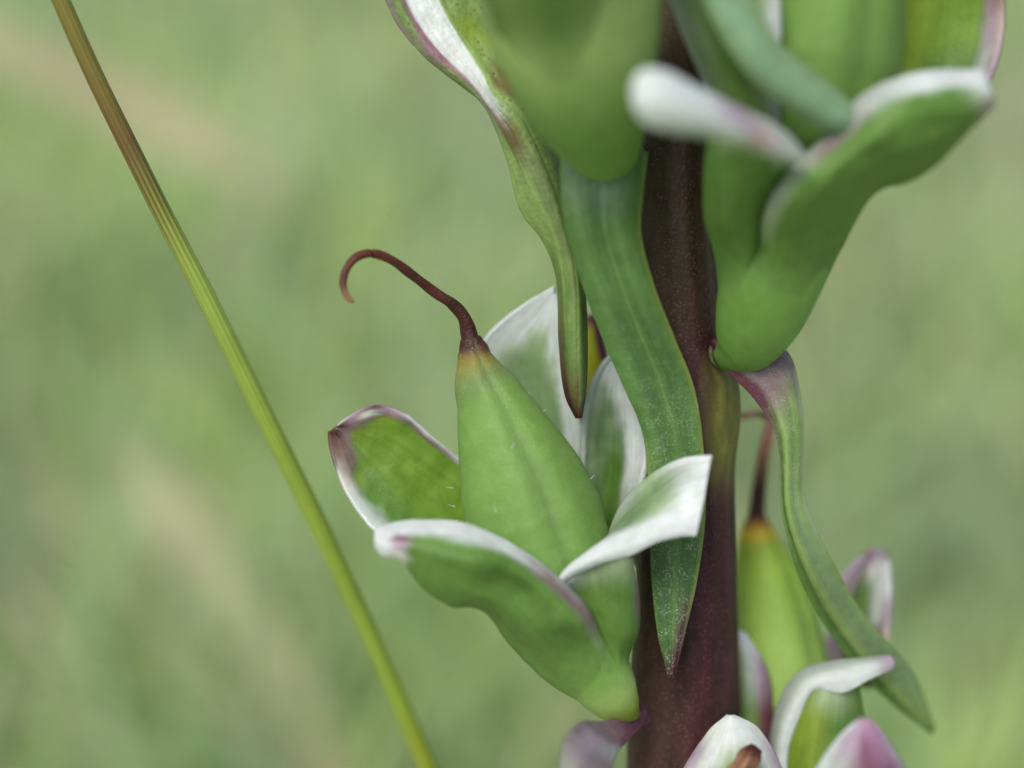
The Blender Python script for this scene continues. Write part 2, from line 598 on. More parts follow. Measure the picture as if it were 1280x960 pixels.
# ---------------------------------------------------------------- bracts
sheet("bract", [
    ('strip', [(703, 190, 70), (703, 235, 78), (708, 280, 78), (725, 340, 66), (752, 415, 45), (780, 480, 30), (805, 540, 20), (813, 640, 12, 'margin', .6), (815, 720, 6, 'pvein', 1), (824, 795, 2, 'pvein', 1), (838, 846, 0, 'dpurple', .5)]),
    ('strip', [(712, 185, 90, 'sage'), (712, 235, 94, 'sage'), (719, 285, 92), (737, 345, 78), (766, 415, 56, 'strip', .2), (793, 480, 38, 'strip', .3), (815, 545, 27, 'strip', .6), (823, 640, 18, 'stripd', 1), (824, 720, 10, 'stripd', 1), (829, 795, 5, 'stripd', 1), (838, 846, 1, 'dpurple', .6)]),
    ('strip', [(730, 180, 98, 'sage'), (730, 235, 100, 'sage'), (735, 285, 96), (752, 345, 80), (781, 415, 58, 'stripd', .2), (808, 480, 40, 'stripd', .4), (828, 548, 28, 'stripd', .8), (834, 640, 18, 'stripd', 1), (833, 720, 11, 'stripd', 1), (834, 795, 6, 'stripd', 1), (839, 846, 1, 'dpurple', .6)]),
    ('pvein', [(752, 180, 100, 'blue'), (752, 235, 98, 'blue'), (755, 285, 90), (773, 345, 73), (800, 415, 50), (826, 480, 33, 'pvein', .3), (844, 552, 22, 'strip', .7), (848, 640, 14, 'strip', 1), (844, 720, 8, 'strip', 1), (840, 795, 4, 'strip', 1), (839, 846, 1, 'dpurple', .6)]),
    ('strip', [(776, 182, 100, 'sage'), (774, 235, 102, 'sage'), (773, 288, 96), (790, 348, 80), (817, 418, 58, 'stripd', .2), (844, 482, 40, 'stripd', .4), (859, 555, 28, 'stripd', .8), (862, 640, 18, 'stripd', 1), (855, 720, 11, 'stripd', 1), (846, 795, 6, (96, 98, 74), 1), (840, 846, 1, 'dpurple', .6)]),
    ('strip', [(795, 186, 92, 'strip'), (792, 235, 94), (788, 290, 90), (805, 352, 74), (831, 420, 52, 'strip', .2), (857, 484, 36, 'strip', .3), (870, 558, 26, 'strip', .6), (873, 640, 17, 'stripd', 1), (864, 720, 10, 'stripd', 1), (849, 795, 5, 'dpurple', .8), (840, 846, 1, 'dpurple', .6)]),
    ('margin', [(808, 190, 74), (802, 235, 80), (799, 290, 78), (815, 356, 64), (841, 422, 44), (866, 486, 30), (877, 560, 20), (880, 640, 13), (871, 720, 8), (854, 795, 3, (110, 100, 84)), (841, 846, 0, 'dpurple')]),
], M_BRACT, spike, n=80, m=40, thick=7, label='long strap shaped bract hanging in front of the stem')

# folded bract, upper left: outer wing, white inner margin, boat-shaped back
TANR = (122, 144, 84)
sheet("bract", [
    ('lgreen', [(722, 522, -12, 'dbrown'), (709, 495, -14, 'dpurple'), (701, 430, -16, 'olive'), (697, 345, -16, 'bractg'), (681, 302, -14, 'lgreen'), (652, 262, -10, 'lgreen'), (634, 195, -6, 'lgreen'), (606, 130, -4, 'sage'), (580, 108, -2, 'bractg'), (533, 71, 0, 'bractg'), (502, 36, 0, 'mauve'), (483, 0, 0, 'mauve'), (470, -60, 0, 'bractg')]),
    ('lgreen', [(723, 522, -4, 'dbrown'), (712, 490, 0, 'dpurple'), (707, 430, 2, 'olive'), (703, 345, 4, 'bractg'), (690, 296, 6, 'lgreen'), (662, 243, 8, 'lgreen'), (637, 183, 8, 'lgreen'), (608, 129, 8, 'pgreen'), (585, 106, 8, 'lgreen', .5), (541, 68, 8, 'mauve', .5), (511, 30, 8, 'bractg', .8), (495, -4, 8, 'bractg'), (485, -60, 8, 'pgreen')]),
    ('bractg', [(723, 522, 0, 'dbrown'), (715, 490, 6, 'olive'), (711, 430, 8, 'bractg'), (707, 345, 10, 'lgreen'), (694, 294, 13, 'lgreen'), (665, 234, 14, 'lgreen'), (638, 175, 14, (104, 96, 56)), (609, 128, 13, 'mauve'), (588, 104, 11, 'mauve'), (546, 66, 8, 'magenta'), (516, 26, 6, 'magenta'), (501, -8, 4, 'mauve'), (490, -60, 4, 'white')]),
    ('bractg', [(723, 522, 1, 'dbrown'), (716, 490, 9, 'olive'), (713, 430, 12, 'bractg'), (709, 345, 14, 'bractg'), (697, 290, 16, TANR), (669, 224, 17, TANR), (641, 166, 16, (110, 100, 58)), (610, 127, 14, 'grey'), (591, 102, 11, 'white'), (551, 63, 6, 'white'), (523, 22, 3, 'white'), (509, -10, 2, 'white'), (500, -60, 2, 'white')]),
    ('bractg', [(723, 522, 2, 'dbrown'), (720, 490, 12, 'olive'), (718, 430, 16, 'bractg'), (715, 345, 18, TANR), (702, 283, 18, TANR, .6), (674, 205, 18, TANR, .8), (646, 150, 16, 'lgreen', .8), (613, 122, 12, 'grey'), (600, 96, 6, 'white'), (572, 54, 0, 'white'), (549, 14, -3, 'white'), (537, -16, -4, 'white'), (525, -60, -4, 'white')]),
    ('bractg', [(723, 522, 2, 'dbrown'), (722, 490, 12, 'olive'), (721, 430, 16, 'bractg'), (718, 345, 17, TANR), (705, 280, 15, TANR, .6), (677, 200, 14, 'bractg', .8), (648, 145, 12, 'lgreen', .8), (616, 116, 9, 'lgreen'), (604, 90, 4, 'lgreen', .6), (578, 50, -3, 'lgreen', .5), (555, 11, -5, 'lgreen', .5), (543, -18, -6, 'lgreen'), (531, -60, -6, 'lgreen')]),
    ('bractg', [(724, 522, 2, 'dbrown'), (725, 490, 10, 'bractg'), (725, 430, 14, 'bractg'), (722, 345, 14, 'bractg'), (709, 272, 10, 'bractg', .5), (682, 188, 6, 'bractg', 1), (652, 132, 3, TANR, 1), (622, 98, 0, (116, 104, 62), 1), (607, 76, -4, 'lgreen', .8), (583, 40, -8, 'ygreen', .6), (562, 4, -10, 'lgreen', .8), (550, -24, -11, 'bractg'), (542, -60, -12, 'bractg')]),
    ('dgreen', [(725, 522, -4, 'dbrown'), (730, 490, -4, 'dbrown'), (732, 420, -6, 'dgreen'), (727, 335, -8, 'dgreen'), (715, 260, -14, 'dgreen'), (698, 180, -20, 'dgreen'), (680, 115, -22, 'dgreen'), (660, 80, -24, 'bractg'), (648, 60, -25, 'bractg', 1), (630, 20, -26, 'bractg', 1), (615, -20, -26, 'bractg', 1), (605, -40, -26, 'bractg'), (596, -60, -26, 'bractg')]),
], M_SPOTTED, spike, n=100, m=48, thick=6, wob=2.2, label='folded bract with a white inner margin and a dark pointed tip')

# right-hand bract
sheet("bract", [
    ('purple', [(888, 428, 0, 'dpurple'), (910, 462, 10, 'purple'), (945, 500, 12, 'purple'), (973, 548, 10, 'mauve'), (978, 640, 0, 'bractg'), (999, 722, -40, 'cupd'), (1038, 792, -100, 'cupd'), (1096, 862, -170, 'cupd'), (1165, 918, -230, 'dgreen')]),
    ('bractg', [(890, 425, 4, 'dpurple'), (916, 459, 16, 'purple'), (952, 492, 20, 'purple', .4), (976, 546, 15, 'bractg', .8), (982, 640, 2, 'dgreen', .5), (1006, 718, -38, 'dgreen'), (1046, 788, -98, 'dgreen'), (1104, 857, -168, 'dgreen'), (1165, 917, -229)]),
    ('bractg', [(893, 423, 4, 'dpurple'), (921, 455, 20, 'mauve', .6), (959, 484, 24, 'mauve', .9), (981, 543, 22, 'lgreen', .8), (986, 638, 9, 'lgreen', .6), (1012, 714, -30, 'lgreen'), (1052, 784, -90, 'lgreen'), (1109, 853, -163, 'lgreen'), (1165, 916, -228)]),
    ('bractg', [(895, 421, 0, 'purple'), (928, 450, 16, 'mauve', .8), (968, 471, 22, 'mauve', 1), (989, 538, 20, 'bractg', 1), (992, 634, 6, 'sage', 1), (1021, 710, -34, 'sage', .4), (1062, 780, -93, (134, 160, 108)), (1119, 847, -165, 'sage'), (1166, 914, -228)]),
    ('lgreen', [(898, 420, -6, 'purple'), (936, 446, 8, 'mauve', .8), (976, 456, 16, 'mauve', 1), (996, 528, 16, 'lgreen', 1), (999, 629, 4, 'lgreen', 1), (1032, 706, -36, 'sage', .3), (1074, 777, -95, 'sage'), (1130, 842, -166, 'sage'), (1166, 911, -229)]),
    ('pgreen', [(902, 418, -20, 'purple'), (942, 440, -8, 'mauve', .5), (980, 438, -2, 'mauve', 1), (1001, 510, 4, 'pgreen', 1), (1004, 620, -2, 'pgreen', 1), (1040, 702, -42, 'lgreen'), (1083, 773, -100, 'lgreen'), (1139, 837, -172, 'sage'), (1167, 908, -232, 'dgreen')]),
], M_BRACT, spike, n=70, m=36, thick=5, label='slender bract drooping from the right of the stem')

# purple foot of the bract below the main pod
sheet("bract", [
    ('mauve', [(806, 884, -60, 'purple'), (780, 895, -10, 'purple'), (750, 903, 60, 'mauve'), (722, 905, 120, (136, 120, 126)), (704, 930, 165, (140, 130, 130)), (696, 990, 185, 'sage'), (692, 1060, 190, 'cup')]),
    ('mauve', [(808, 888, -50, 'purple'), (785, 905, 0, 'purple'), (762, 920, 65, 'mauve'), (742, 928, 130, 'lilac'), (730, 950, 170, (150, 140, 144)), (724, 1000, 190, 'sage'), (716, 1060, 195, 'cup')]),
    ('mauve', [(812, 893, -60, 'purple'), (795, 915, -10, 'purple'), (780, 930, 40, 'purple'), (768, 945, 90, 'grey'), (762, 965, 130, 'mauve'), (756, 1005, 160, 'sage'), (742, 1060, 170, 'cup')]),
], M_BRACT, spike, n=40, m=16, thick=6, label='lilac tinged bract below the main seed pod')

# bluish bract crossing the upper right pod
sheet("bract", [
    ('sage', [(1082, 172, 215, 'mauve'), (1048, 168, 240), (990, 138, 256), (943, 101, 268), (907, 54, 276), (873, -12, 276), (843, -90, 266)]),
    ('blue', [(1087, 165, 228, 'grey'), (1053, 157, 252), (1001, 125, 268), (954, 89, 280), (920, 43, 287), (886, -19, 286), (859, -90, 274)]),
    ('blue', [(1091, 158, 228, 'grey'), (1060, 146, 252), (1011, 112, 268), (964, 76, 280), (932, 34, 287), (899, -25, 285), (874, -90, 274)]),
    ('sage', [(1095, 151, 215, 'mauve'), (1068, 134, 236), (1023, 97, 254), (978, 61, 266), (948, 19, 275), (917, -34, 274), (892, -90, 262)]),
], M_BRACT, spike, n=40, m=20, thick=7, label='bluish green bract crossing the upper right pod')


# ---------------------------------------------------------------- seed heads
def cup(pts, label=None, flat=1.0, colf=None, prof=None):
    o = ringtube("calyx", pts, M_CUP, spike, n=40, m=32, flat=flat, colf=colf, prof=prof)
    if label:
        o['label'] = label
    return o


def groove(a0, depth=0.05, wd=0.13):
    def f(u, a):
        q = (a - a0 + math.pi) % (2 * math.pi) - math.pi
        return 1 - depth * math.exp(-(q / wd) ** 2) + 0.03 * math.exp(-((q - 0.32) / 0.2) ** 2) + 0.03 * math.exp(-((q + 0.32) / 0.2) ** 2) + 0.015 * math.cos(2 * (a - a0))
    return f


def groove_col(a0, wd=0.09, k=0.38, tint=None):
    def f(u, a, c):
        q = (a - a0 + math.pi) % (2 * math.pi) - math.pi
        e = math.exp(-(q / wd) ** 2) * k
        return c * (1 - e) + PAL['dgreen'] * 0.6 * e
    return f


# --- the main one (in focus)
A = cup([(806, 898, -70, 8, 'purple'), (792, 894, -40, 11, 'purple'), (782, 889, -22, 18, 'ygreen'), (773, 879, -6, 28, 'ygreen'), (762, 864, 4, 36.5, 'lgreen'), (742, 834, 10, 45, 'cup'), (710, 794, 14, 55, 'cup'), (688, 758, 8, 64, 'cup'), (670, 728, -10, 62, 'cup')],
        'calyx of the main seed pod in focus')
ringtube("capsule", [(722, 800, 0, 40, 'bright'), (708, 755, 0, 66, 'green'), (688, 705, 0, 83, 'green'), (668, 650, -2, 88, 'green'), (651, 600, -4, 80.5, 'green'), (632, 550, -6, 64, 'green'),
                     (613, 500, -8, 45, 'green'), (602, 476, -9, 37, (108, 134, 74)), (596, 457, -9, 27, (126, 128, 58)), (593, 445, -9, 21.5, (122, 106, 48)), (592, 438, -9, 20, (84, 52, 40)), (590, 431, -9, 17, 'dbrown'), (588, 422, -8, 13, 'dbrown')],
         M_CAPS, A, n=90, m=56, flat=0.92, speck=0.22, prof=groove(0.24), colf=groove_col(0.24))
ringtube("style", [(590, 436, -9, 17, 'dbrown'), (587, 418, -8, 13, 'dbrown'), (580, 396, -4, 10.5, 'dbrown'), (566, 380, 2, 9, 'dbrown'), (545, 366, 12, 8, 'brown'), (515, 343, 30, 7.5, 'dbrown'), (490, 325, 45, 7, 'brown'),
                   (468, 317, 58, 7, 'brown'), (447, 321, 70, 6.5, 'brown'), (433, 337, 78, 6, 'brown'), (429, 355, 82, 5.5, 'brown'), (434, 370, 84, 5, 'tan'), (442, 378, 85, 3, 'tan')],
         M_STYLE, A, n=90, m=16, prof=lambda u, a: 0.8 + 0.04 * math.sin(u * 50 + a * 2) + 0.05 * math.sin(a * 3))
# front left sepal: green boat with a rolled white rim
sheet("sepal", [
    ('cup', [(726, 886, 0), (700, 870, 18), (641, 808, 45), (602, 760, 75), (568, 757, 95), (533, 738, 108), (512, 712, 114), (500, 698, 116, 'white'), (480, 694, 112, 'white'), (470, 682, 108, 'white')]),
    ('cup', [(742, 866, 40), (715, 840, 58), (668, 795, 90), (620, 752, 112), (580, 740, 124), (545, 722, 130), (518, 702, 130), (500, 692, 126, 'cream'), (482, 688, 120, 'white'), (470, 678, 112, 'white')]),
    ('cupd', [(756, 848, 50, 'cup'), (732, 818, 76), (690, 780, 104), (643, 730, 108), (595, 710, 138), (552, 698, 138), (520, 688, 134), (500, 682, 130, 'lilac'), (482, 682, 122, 'white'), (469, 675, 112, 'white')]),
    ('cup', [(759, 838, 54), (742, 810, 82), (722, 781, 106), (676, 735, 118), (620, 696, 130), (560, 682, 132), (524, 677, 130), (502, 675, 126, 'magenta'), (484, 674, 120, 'white'), (469, 670, 110, 'white')]),
    ('mauve', [(766, 834, 52, 'cup'), (753, 806, 78, 'pgreen'), (735, 777, 98, 'mauve'), (690, 732, 108, 'mauve'), (632, 692, 112, 'white'), (570, 668, 118, 'white'), (528, 664, 118, 'white'), (504, 664, 116, 'white'), (484, 664, 112, 'white'), (469, 666, 106, 'white')]),
    ('grey', [(770, 831, 42, 'cup'), (755, 801, 64, 'pgreen'), (739, 769, 82, 'mauve'), (697, 724, 90, 'grey'), (642, 683, 88, 'white'), (580, 656, 96, 'white'), (535, 652, 100, 'white'), (508, 653, 102, 'white'), (486, 657, 104, 'white'), (470, 663, 103, 'white')]),
    ('grey', [(768, 830, 30, 'cup'), (752, 800, 44, 'mauve'), (737, 766, 52, 'grey'), (697, 726, 66, 'white'), (642, 688, 73, 'white'), (582, 662, 82, 'white'), (537, 657, 88, 'white'), (510, 657, 93, 'white'), (488, 660, 98, 'white'), (471, 665, 101, 'white')]),
], M_SEPAL, A, n=70, m=44, thick=5, wob=3.0, on=A, blend=0.28, label='boat shaped front sepal with a rolled white rim')
# left sepal, seen into
sheet("sepal", [
    ('white', [(655, 770, -20), (585, 718, 0), (515, 690, 6), (468, 662, 0), (441, 630, -10), (424, 596, -20, 'cream'), (415, 568, -26, 'mauve'), (411, 546, -30, (128, 92, 80)), (412, 540, -30, 'brown')]),
    ('white', [(660, 768, -34), (592, 714, -12), (525, 684, -8), (474, 658, -10), (447, 625, -18), (431, 592, -26, 'pinkish'), (422, 566, -31, (150, 116, 106)), (417, 548, -33, (140, 104, 92)), (414, 539, -32, 'brown')]),
    ('cup', [(666, 762, -60), (602, 706, -48), (536, 682, -42), (490, 646, -40), (462, 615, -42), (445, 588, -42, 'bright'), (435, 566, -41, 'mauve'), (426, 549, -38, (134, 100, 88)), (416, 538, -33, 'brown')]),
    ('bright', [(672, 760, -84), (612, 690, -76), (556, 636, -70, 'bright'), (512, 604, -64, 'bright'), (482, 580, -58, 'bright'), (461, 564, -52, 'bright'), (446, 552, -47, 'bright'), (432, 544, -41, 'mauve'), (418, 536, -34, 'brown')]),
    ('bright', [(680, 735, -100), (618, 650, -88), (566, 608, -78, 'bright'), (522, 575, -68, 'bright'), (490, 553, -60, 'bright'), (468, 543, -52, 'bright'), (450, 538, -46, 'ygreen'), (434, 538, -41, 'mauve'), (420, 534, -35, 'mauve')]),
    ('bright', [(686, 700, -106), (622, 614, -90), (574, 584, -78), (536, 555, -66), (506, 533, -56, 'bright'), (480, 523, -49, 'ygreen'), (458, 525, -44, 'mauve'), (440, 530, -39, 'mauve'), (421, 533, -35, 'brown')]),
    ('mauve', [(688, 690, -108), (624, 608, -91), (576, 580, -78, 'lilac'), (540, 551, -63, 'mauve'), (509, 527, -53, 'mauve'), (482, 516, -46, 'mauve'), (460, 516, -42, 'cream'), (440, 523, -38, 'mauve'), (421, 532, -34, 'brown')]),
    ('white', [(690, 680, -110), (626, 602, -92), (578, 576, -78, 'white'), (543, 546, -62, 'white'), (512, 521, -50, 'white'), (484, 508, -44, 'lilac'), (462, 508, -40, 'purple'), (440, 517, -37, 'lilac'), (422, 531, -34, 'cream')]),
], M_SEPAL, A, n=60, m=44, thick=6, wob=4.5, jit=0.05, label='left sepal with a purple stained rim and brown tip')
# back sepal, white pointed
sheet("sepal", [
    ('white', [(640, 700, -100), (600, 560, -110), (590, 470, -105), (604, 427, -95), (630, 399, -88), (660, 377, -80), (693, 357, -70)]),
    ('white', [(650, 700, -110), (614, 560, -118, 'pgreen'), (604, 480, -113, 'white'), (618, 436, -104), (641, 408, -95), (666, 386, -84), (693, 360, -70)]),
    ('sage', [(664, 700, -116), (634, 560, -126, 'sage'), (624, 490, -121, 'sage'), (634, 446, -112, 'pgreen'), (652, 418, -101, 'white'), (674, 392, -87, 'white'), (693, 363, -71, 'white')]),
    ('sage', [(680, 700, -120), (662, 560, -130, 'sage'), (648, 496, -126, 'sage'), (654, 452, -116, 'sage'), (666, 424, -103, 'pgreen'), (681, 397, -88, 'white'), (693, 366, -72, 'white')]),
    ('sage', [(698, 700, -116), (688, 560, -124), (675, 500, -121), (675, 456, -112, 'sage'), (680, 428, -101, 'pgreen'), (687, 401, -87, 'white'), (694, 368, -72, 'white')]),
    ('sage', [(710, 700, -110), (706, 565, -116), (695, 500, -112), (690, 460, -105, 'pgreen'), (690, 430, -97, 'white'), (691, 404, -86, 'white'), (695, 368, -72, 'white')]),
    ('white', [(722, 700, -100), (718, 570, -104), (708, 502, -101), (702, 460, -96), (698, 432, -90), (696, 405, -82), (695, 368, -71)]),
    ('white', [(735, 700, -84), (730, 575, -88), (722, 510, -88), (711, 465, -86), (704, 432, -82), (700, 400, -77), (696, 364, -70)]),
], M_SEPAL, A, n=50, m=44, thick=6, wob=1.2, label='white pointed sepal behind the main seed pod')
# right back sepal with a broad white rim
sheet("sepal", [
    ('grey', [(738, 730, -60), (729, 640, -66), (727, 580, -66), (731, 525, -64), (741, 480, -60), (752, 456, -56), (768, 438, -50)]),
    ('pgreen', [(741, 730, -74), (734, 640, -80), (733, 580, -80), (737, 530, -76), (746, 488, -70, 'grey'), (756, 462, -62, 'white'), (770, 440, -52, 'white')]),
    ('sage', [(748, 730, -84, 'cupd'), (744, 640, -90, 'cupd'), (745, 580, -90, 'sage'), (749, 534, -84), (756, 500, -76, 'sage'), (764, 470, -64, 'white'), (773, 442, -53, 'white')]),
    ('cupd', [(758, 730, -88, 'cupd'), (759, 640, -94, 'cupd'), (762, 580, -92, 'cupd'), (763, 540, -86, 'sage'), (766, 510, -76, 'sage'), (770, 482, -64, 'white'), (775, 443, -53, 'white')]),
    ('cupd', [(766, 728, -78, 'cupd'), (772, 642, -80, 'cupd'), (778, 582, -78, 'cupd'), (778, 545, -73, 'sage'), (776, 518, -67, 'grey'), (776, 488, -58, 'white'), (778, 443, -51, 'white')]),
    ('grey', [(772, 724, -60, 'dgreen'), (780, 642, -60, 'pgreen'), (788, 585, -58, 'white'), (787, 545, -56, 'white'), (785, 512, -53, 'white'), (782, 480, -50, 'white'), (780, 443, -48, 'white')]),
    ('white', [(776, 718, -44, 'grey'), (788, 642, -42, 'grey'), (799, 585, -42), (800, 545, -42), (796, 508, -42), (789, 474, -43), (782, 442, -46)]),
    ('white', [(780, 712, -30, 'grey'), (795, 640, -28), (808, 575, -28), (809, 540, -30), (804, 500, -34), (795, 466, -38), (783, 441, -44)]),
], M_SEPAL, A, n=50, m=44, thick=8, wob=4.0, label='upright sepal with a broad white rim against the strap bract')
# front right sepal: outer green face and the white lobe bent outwards
sheet("sepal", [
    ('sage', [(760, 790, -20, 'cup'), (754, 720, -8, 'sage'), (763, 666, 10, 'pgreen'), (778, 630, 26, 'grey'), (812, 596, 52, 'pgreen'), (852, 574, 80, 'white'), (890, 569, 98, 'white')]),
    ('sage', [(748, 796, 10, 'cup'), (735, 730, 22, 'sage'), (758, 676, 34, 'pgreen'), (786, 645, 48, 'sage'), (822, 614, 70, 'sage'), (857, 590, 92, 'grey'), (887, 584, 102, 'white')]),
    ('white', [(744, 800, 35, 'cup'), (716, 728, 52, 'grey'), (744, 686, 64, 'white'), (788, 655, 80, 'sage'), (828, 632, 94, 'pgreen'), (860, 610, 105, 'white'), (884, 602, 107, 'white')]),
    ('white', [(742, 802, 50, 'cup'), (702, 726, 72, 'white'), (737, 690, 86, 'white'), (786, 667, 100, 'white'), (830, 650, 112, 'white'), (860, 638, 114, 'white'), (880, 624, 112, 'white')]),
    ('white', [(743, 806, 54, 'cup'), (699, 729, 78, 'white'), (738, 700, 93, 'white'), (786, 683, 107, 'white'), (828, 666, 117, 'white'), (856, 660, 119, 'white'), (875, 648, 117, 'white')]),
    ('white', [(745, 810, 52, 'cup'), (701, 735, 74, 'grey'), (741, 707, 90, 'grey'), (788, 693, 104, 'white'), (824, 676, 114, 'white'), (852, 670, 117, 'white'), (870, 670, 118, 'white')]),
], M_SEPAL, A, n=60, m=36, thick=5, wob=1.5, label='front right sepal with its white lobe bent outwards')
sheet("sepal", [
    ('cup', [(768, 838, 30), (742, 802, 36), (708, 748, 50), (702, 733, 72, 'grey')]),
    ('cup', [(776, 840, 34), (765, 798, 56), (746, 742, 66), (738, 703, 86, 'pgreen')]),
    ('cupd', [(783, 838, 30), (778, 798, 62), (770, 742, 74), (766, 698, 96, 'pgreen')]),
    ('cup', [(788, 834, 20), (788, 798, 54), (785, 745, 68), (784, 695, 98, 'pgreen')]),
    ('cupd', [(790, 830, 6), (796, 798, 32), (797, 750, 40, 'mauve'), (789, 700, 70, 'pinkish')]),
    ('cup', [(788, 826, -14), (794, 798, 4), (793, 750, 10, 'mauve'), (786, 705, 40, 'mauve')]),
], M_SEPAL, A, n=36, m=30, thick=5, wob=2.5, on=A, blend=0.4)

# a few fine hairs on the pod and sepals
hv, hf, hk = [], [], []
for hx, hy, hd, dx, dy in [(566, 610, 0, -9, 0), (568, 633, 0, -8, -1), (572, 651, 0, -9, 1), (656, 497, 0, 6, -6), (676, 517, 0, 7, -5), (727, 571, 0, 7, -6), (737, 600, 0, 6, -5),
                           (706, 700, 60, 4, -6), (655, 690, 70, 2, -7), (640, 560, 58, 3, -6), (700, 655, 66, 5, -5), (620, 640, 78, -3, -7)]:
    r0 = rng.uniform(0.7, 1.1)
    b0 = len(hv)
    for t_ in (0.0, 0.55, 1.0):
        for q in range(4):
            a_ = q * math.pi / 2
            rr = r0 * (1 - 0.7 * t_)
            hv.append(P(hx + dx * t_ + rr * math.cos(a_), hy + dy * t_ - 1.5 * t_ * t_ + rr * math.sin(a_), hd + 3 * t_))
            hk.append(PAL['grey'])
    for lv in range(2):
        for q in range(4):
            hf.append((b0 + lv * 4 + q, b0 + lv * 4 + (q + 1) % 4, b0 + lv * 4 + 4 + (q + 1) % 4, b0 + lv * 4 + 4 + q))
ho = build("hairs", hv, hf, hk, M_SEPAL, A)
ho['kind'] = 'stuff'

# --- upper right one
B = cup([(893, 440, -30, 14, 'purple'), (912, 441, -5, 24, 'cup'), (930, 430, 15, 40, 'cup'), (948, 395, 45, 54, 'cup'), (964, 345, 66, 63, 'cup'), (980, 285, 62, 66, 'cup'), (990, 240, 45, 66, 'cup')], 'calyx of the upper right seed pod')
ringtube("capsule", [(995, 250, 40, 60, 'cup'), (1010, 160, 80, 92, 'cup'), (1028, 60, 110, 94, 'green'), (1045, -40, 135, 80, 'green'), (1058, -150, 155, 36, 'green'), (1062, -190, 160, 14, 'dbrown')],
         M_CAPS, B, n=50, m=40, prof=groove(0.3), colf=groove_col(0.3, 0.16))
sheet("sepal", [
    ('cup', [(900, 372, 30), (889, 325, 80), (882, 260, 140), (884, 200, 185), (890, 165, 210)]),
    ('cup', [(915, 376, 70), (907, 325, 120), (905, 260, 190), (910, 200, 240), (915, 170, 268, 'pgreen')]),
    ('cup', [(932, 378, 90), (930, 325, 128), (930, 265, 188), (942, 205, 248), (950, 178, 288, 'pgreen')]),
    ('cup', [(948, 370, 95), (947, 330, 106), (955, 275, 150), (980, 215, 220), (1003, 196, 278, 'grey')]),
], M_SEPAL, B, n=36, m=30, thick=6, wob=3, on=B, blend=0.5)
sheet("sepal", [
    ('grey', [(1006, 200, 270), (985, 172, 285), (955, 152, 305), (925, 139, 328, 'lilac'), (870, 112, 362, 'white'), (825, 90, 385, 'white'), (800, 92, 392, 'white'), (792, 112, 394, 'white')]),
    ('grey', [(1006, 200, 282), (980, 182, 300), (950, 165, 322, 'pinkish'), (923, 152, 345, 'lilac'), (870, 130, 380, 'white'), (828, 112, 402, 'white'), (804, 112, 404, 'white'), (792, 120, 396, 'white')]),
    ('grey', [(1005, 201, 284), (976, 190, 302), (945, 176, 322, 'pinkish'), (920, 164, 345, 'white'), (870, 150, 378, 'white'), (830, 138, 400, 'white'), (806, 132, 404, 'white'), (793, 126, 396, 'white')]),
    ('grey', [(1004, 202, 278), (972, 195, 292), (940, 181, 308, 'pgreen'), (918, 172, 328, 'white'), (870, 168, 358, 'pgreen'), (832, 162, 382, 'grey'), (808, 152, 390, 'white'), (794, 134, 394, 'white')]),
], M_SEPAL, B, n=44, m=30, thick=8, label='curled white sepal tip in front of the stem')
sheet("sepal", [
    ('cup', [(1000, 408, 30), (1020, 371, 55), (1038, 335, 85), (1064, 283, 120), (1096, 237, 150), (1150, 218, 180), (1206, 166, 208), (1243, 127, 222, 'pinkish')]),
    ('cup', [(986, 392, 80), (1001, 355, 118), (1018, 308, 158), (1046, 248, 205), (1098, 206, 230), (1168, 180, 238), (1212, 148, 240), (1240, 122, 230, 'pinkish')]),
    ('cup', [(970, 380, 98), (982, 340, 142), (996, 294, 190), (1026, 238, 238), (1082, 182, 262), (1150, 150, 262), (1205, 130, 256), (1238, 116, 236, 'cream')]),
    ('cup', [(957, 368, 105), (966, 330, 148), (978, 284, 198), (1008, 232, 246), (1060, 180, 252), (1118, 138, 264), (1180, 118, 262), (1236, 110, 240, 'white')]),
    ('pgreen', [(948, 358, 104, 'cup'), (955, 322, 142, 'cup'), (963, 278, 196, 'pgreen'), (996, 228, 240, 'pgreen'), (1046, 178, 246, 'mauve'), (1100, 128, 256, 'grey'), (1165, 108, 256, 'white'), (1234, 104, 240, 'white')]),
    ('grey', [(944, 350, 96, 'cup'), (948, 316, 124, 'cup'), (953, 272, 178, 'pgreen'), (986, 220, 222, 'grey'), (1034, 170, 228, 'grey'), (1086, 117, 238, 'grey'), (1150, 94, 240, 'white'), (1228, 90, 236, 'white')]),
    ('grey', [(944, 346, 90, 'cup'), (950, 314, 106, 'cup'), (958, 276, 148, 'sage'), (992, 226, 188, 'grey'), (1040, 177, 208, 'white'), (1090, 124, 220, 'white'), (1152, 99, 224, 'white'), (1226, 92, 230, 'white')]),
], M_SEPAL, B, n=60, m=40, thick=6, wob=5, on=B, blend=0.35, label='broad upper right sepal with a pale rolled rim')
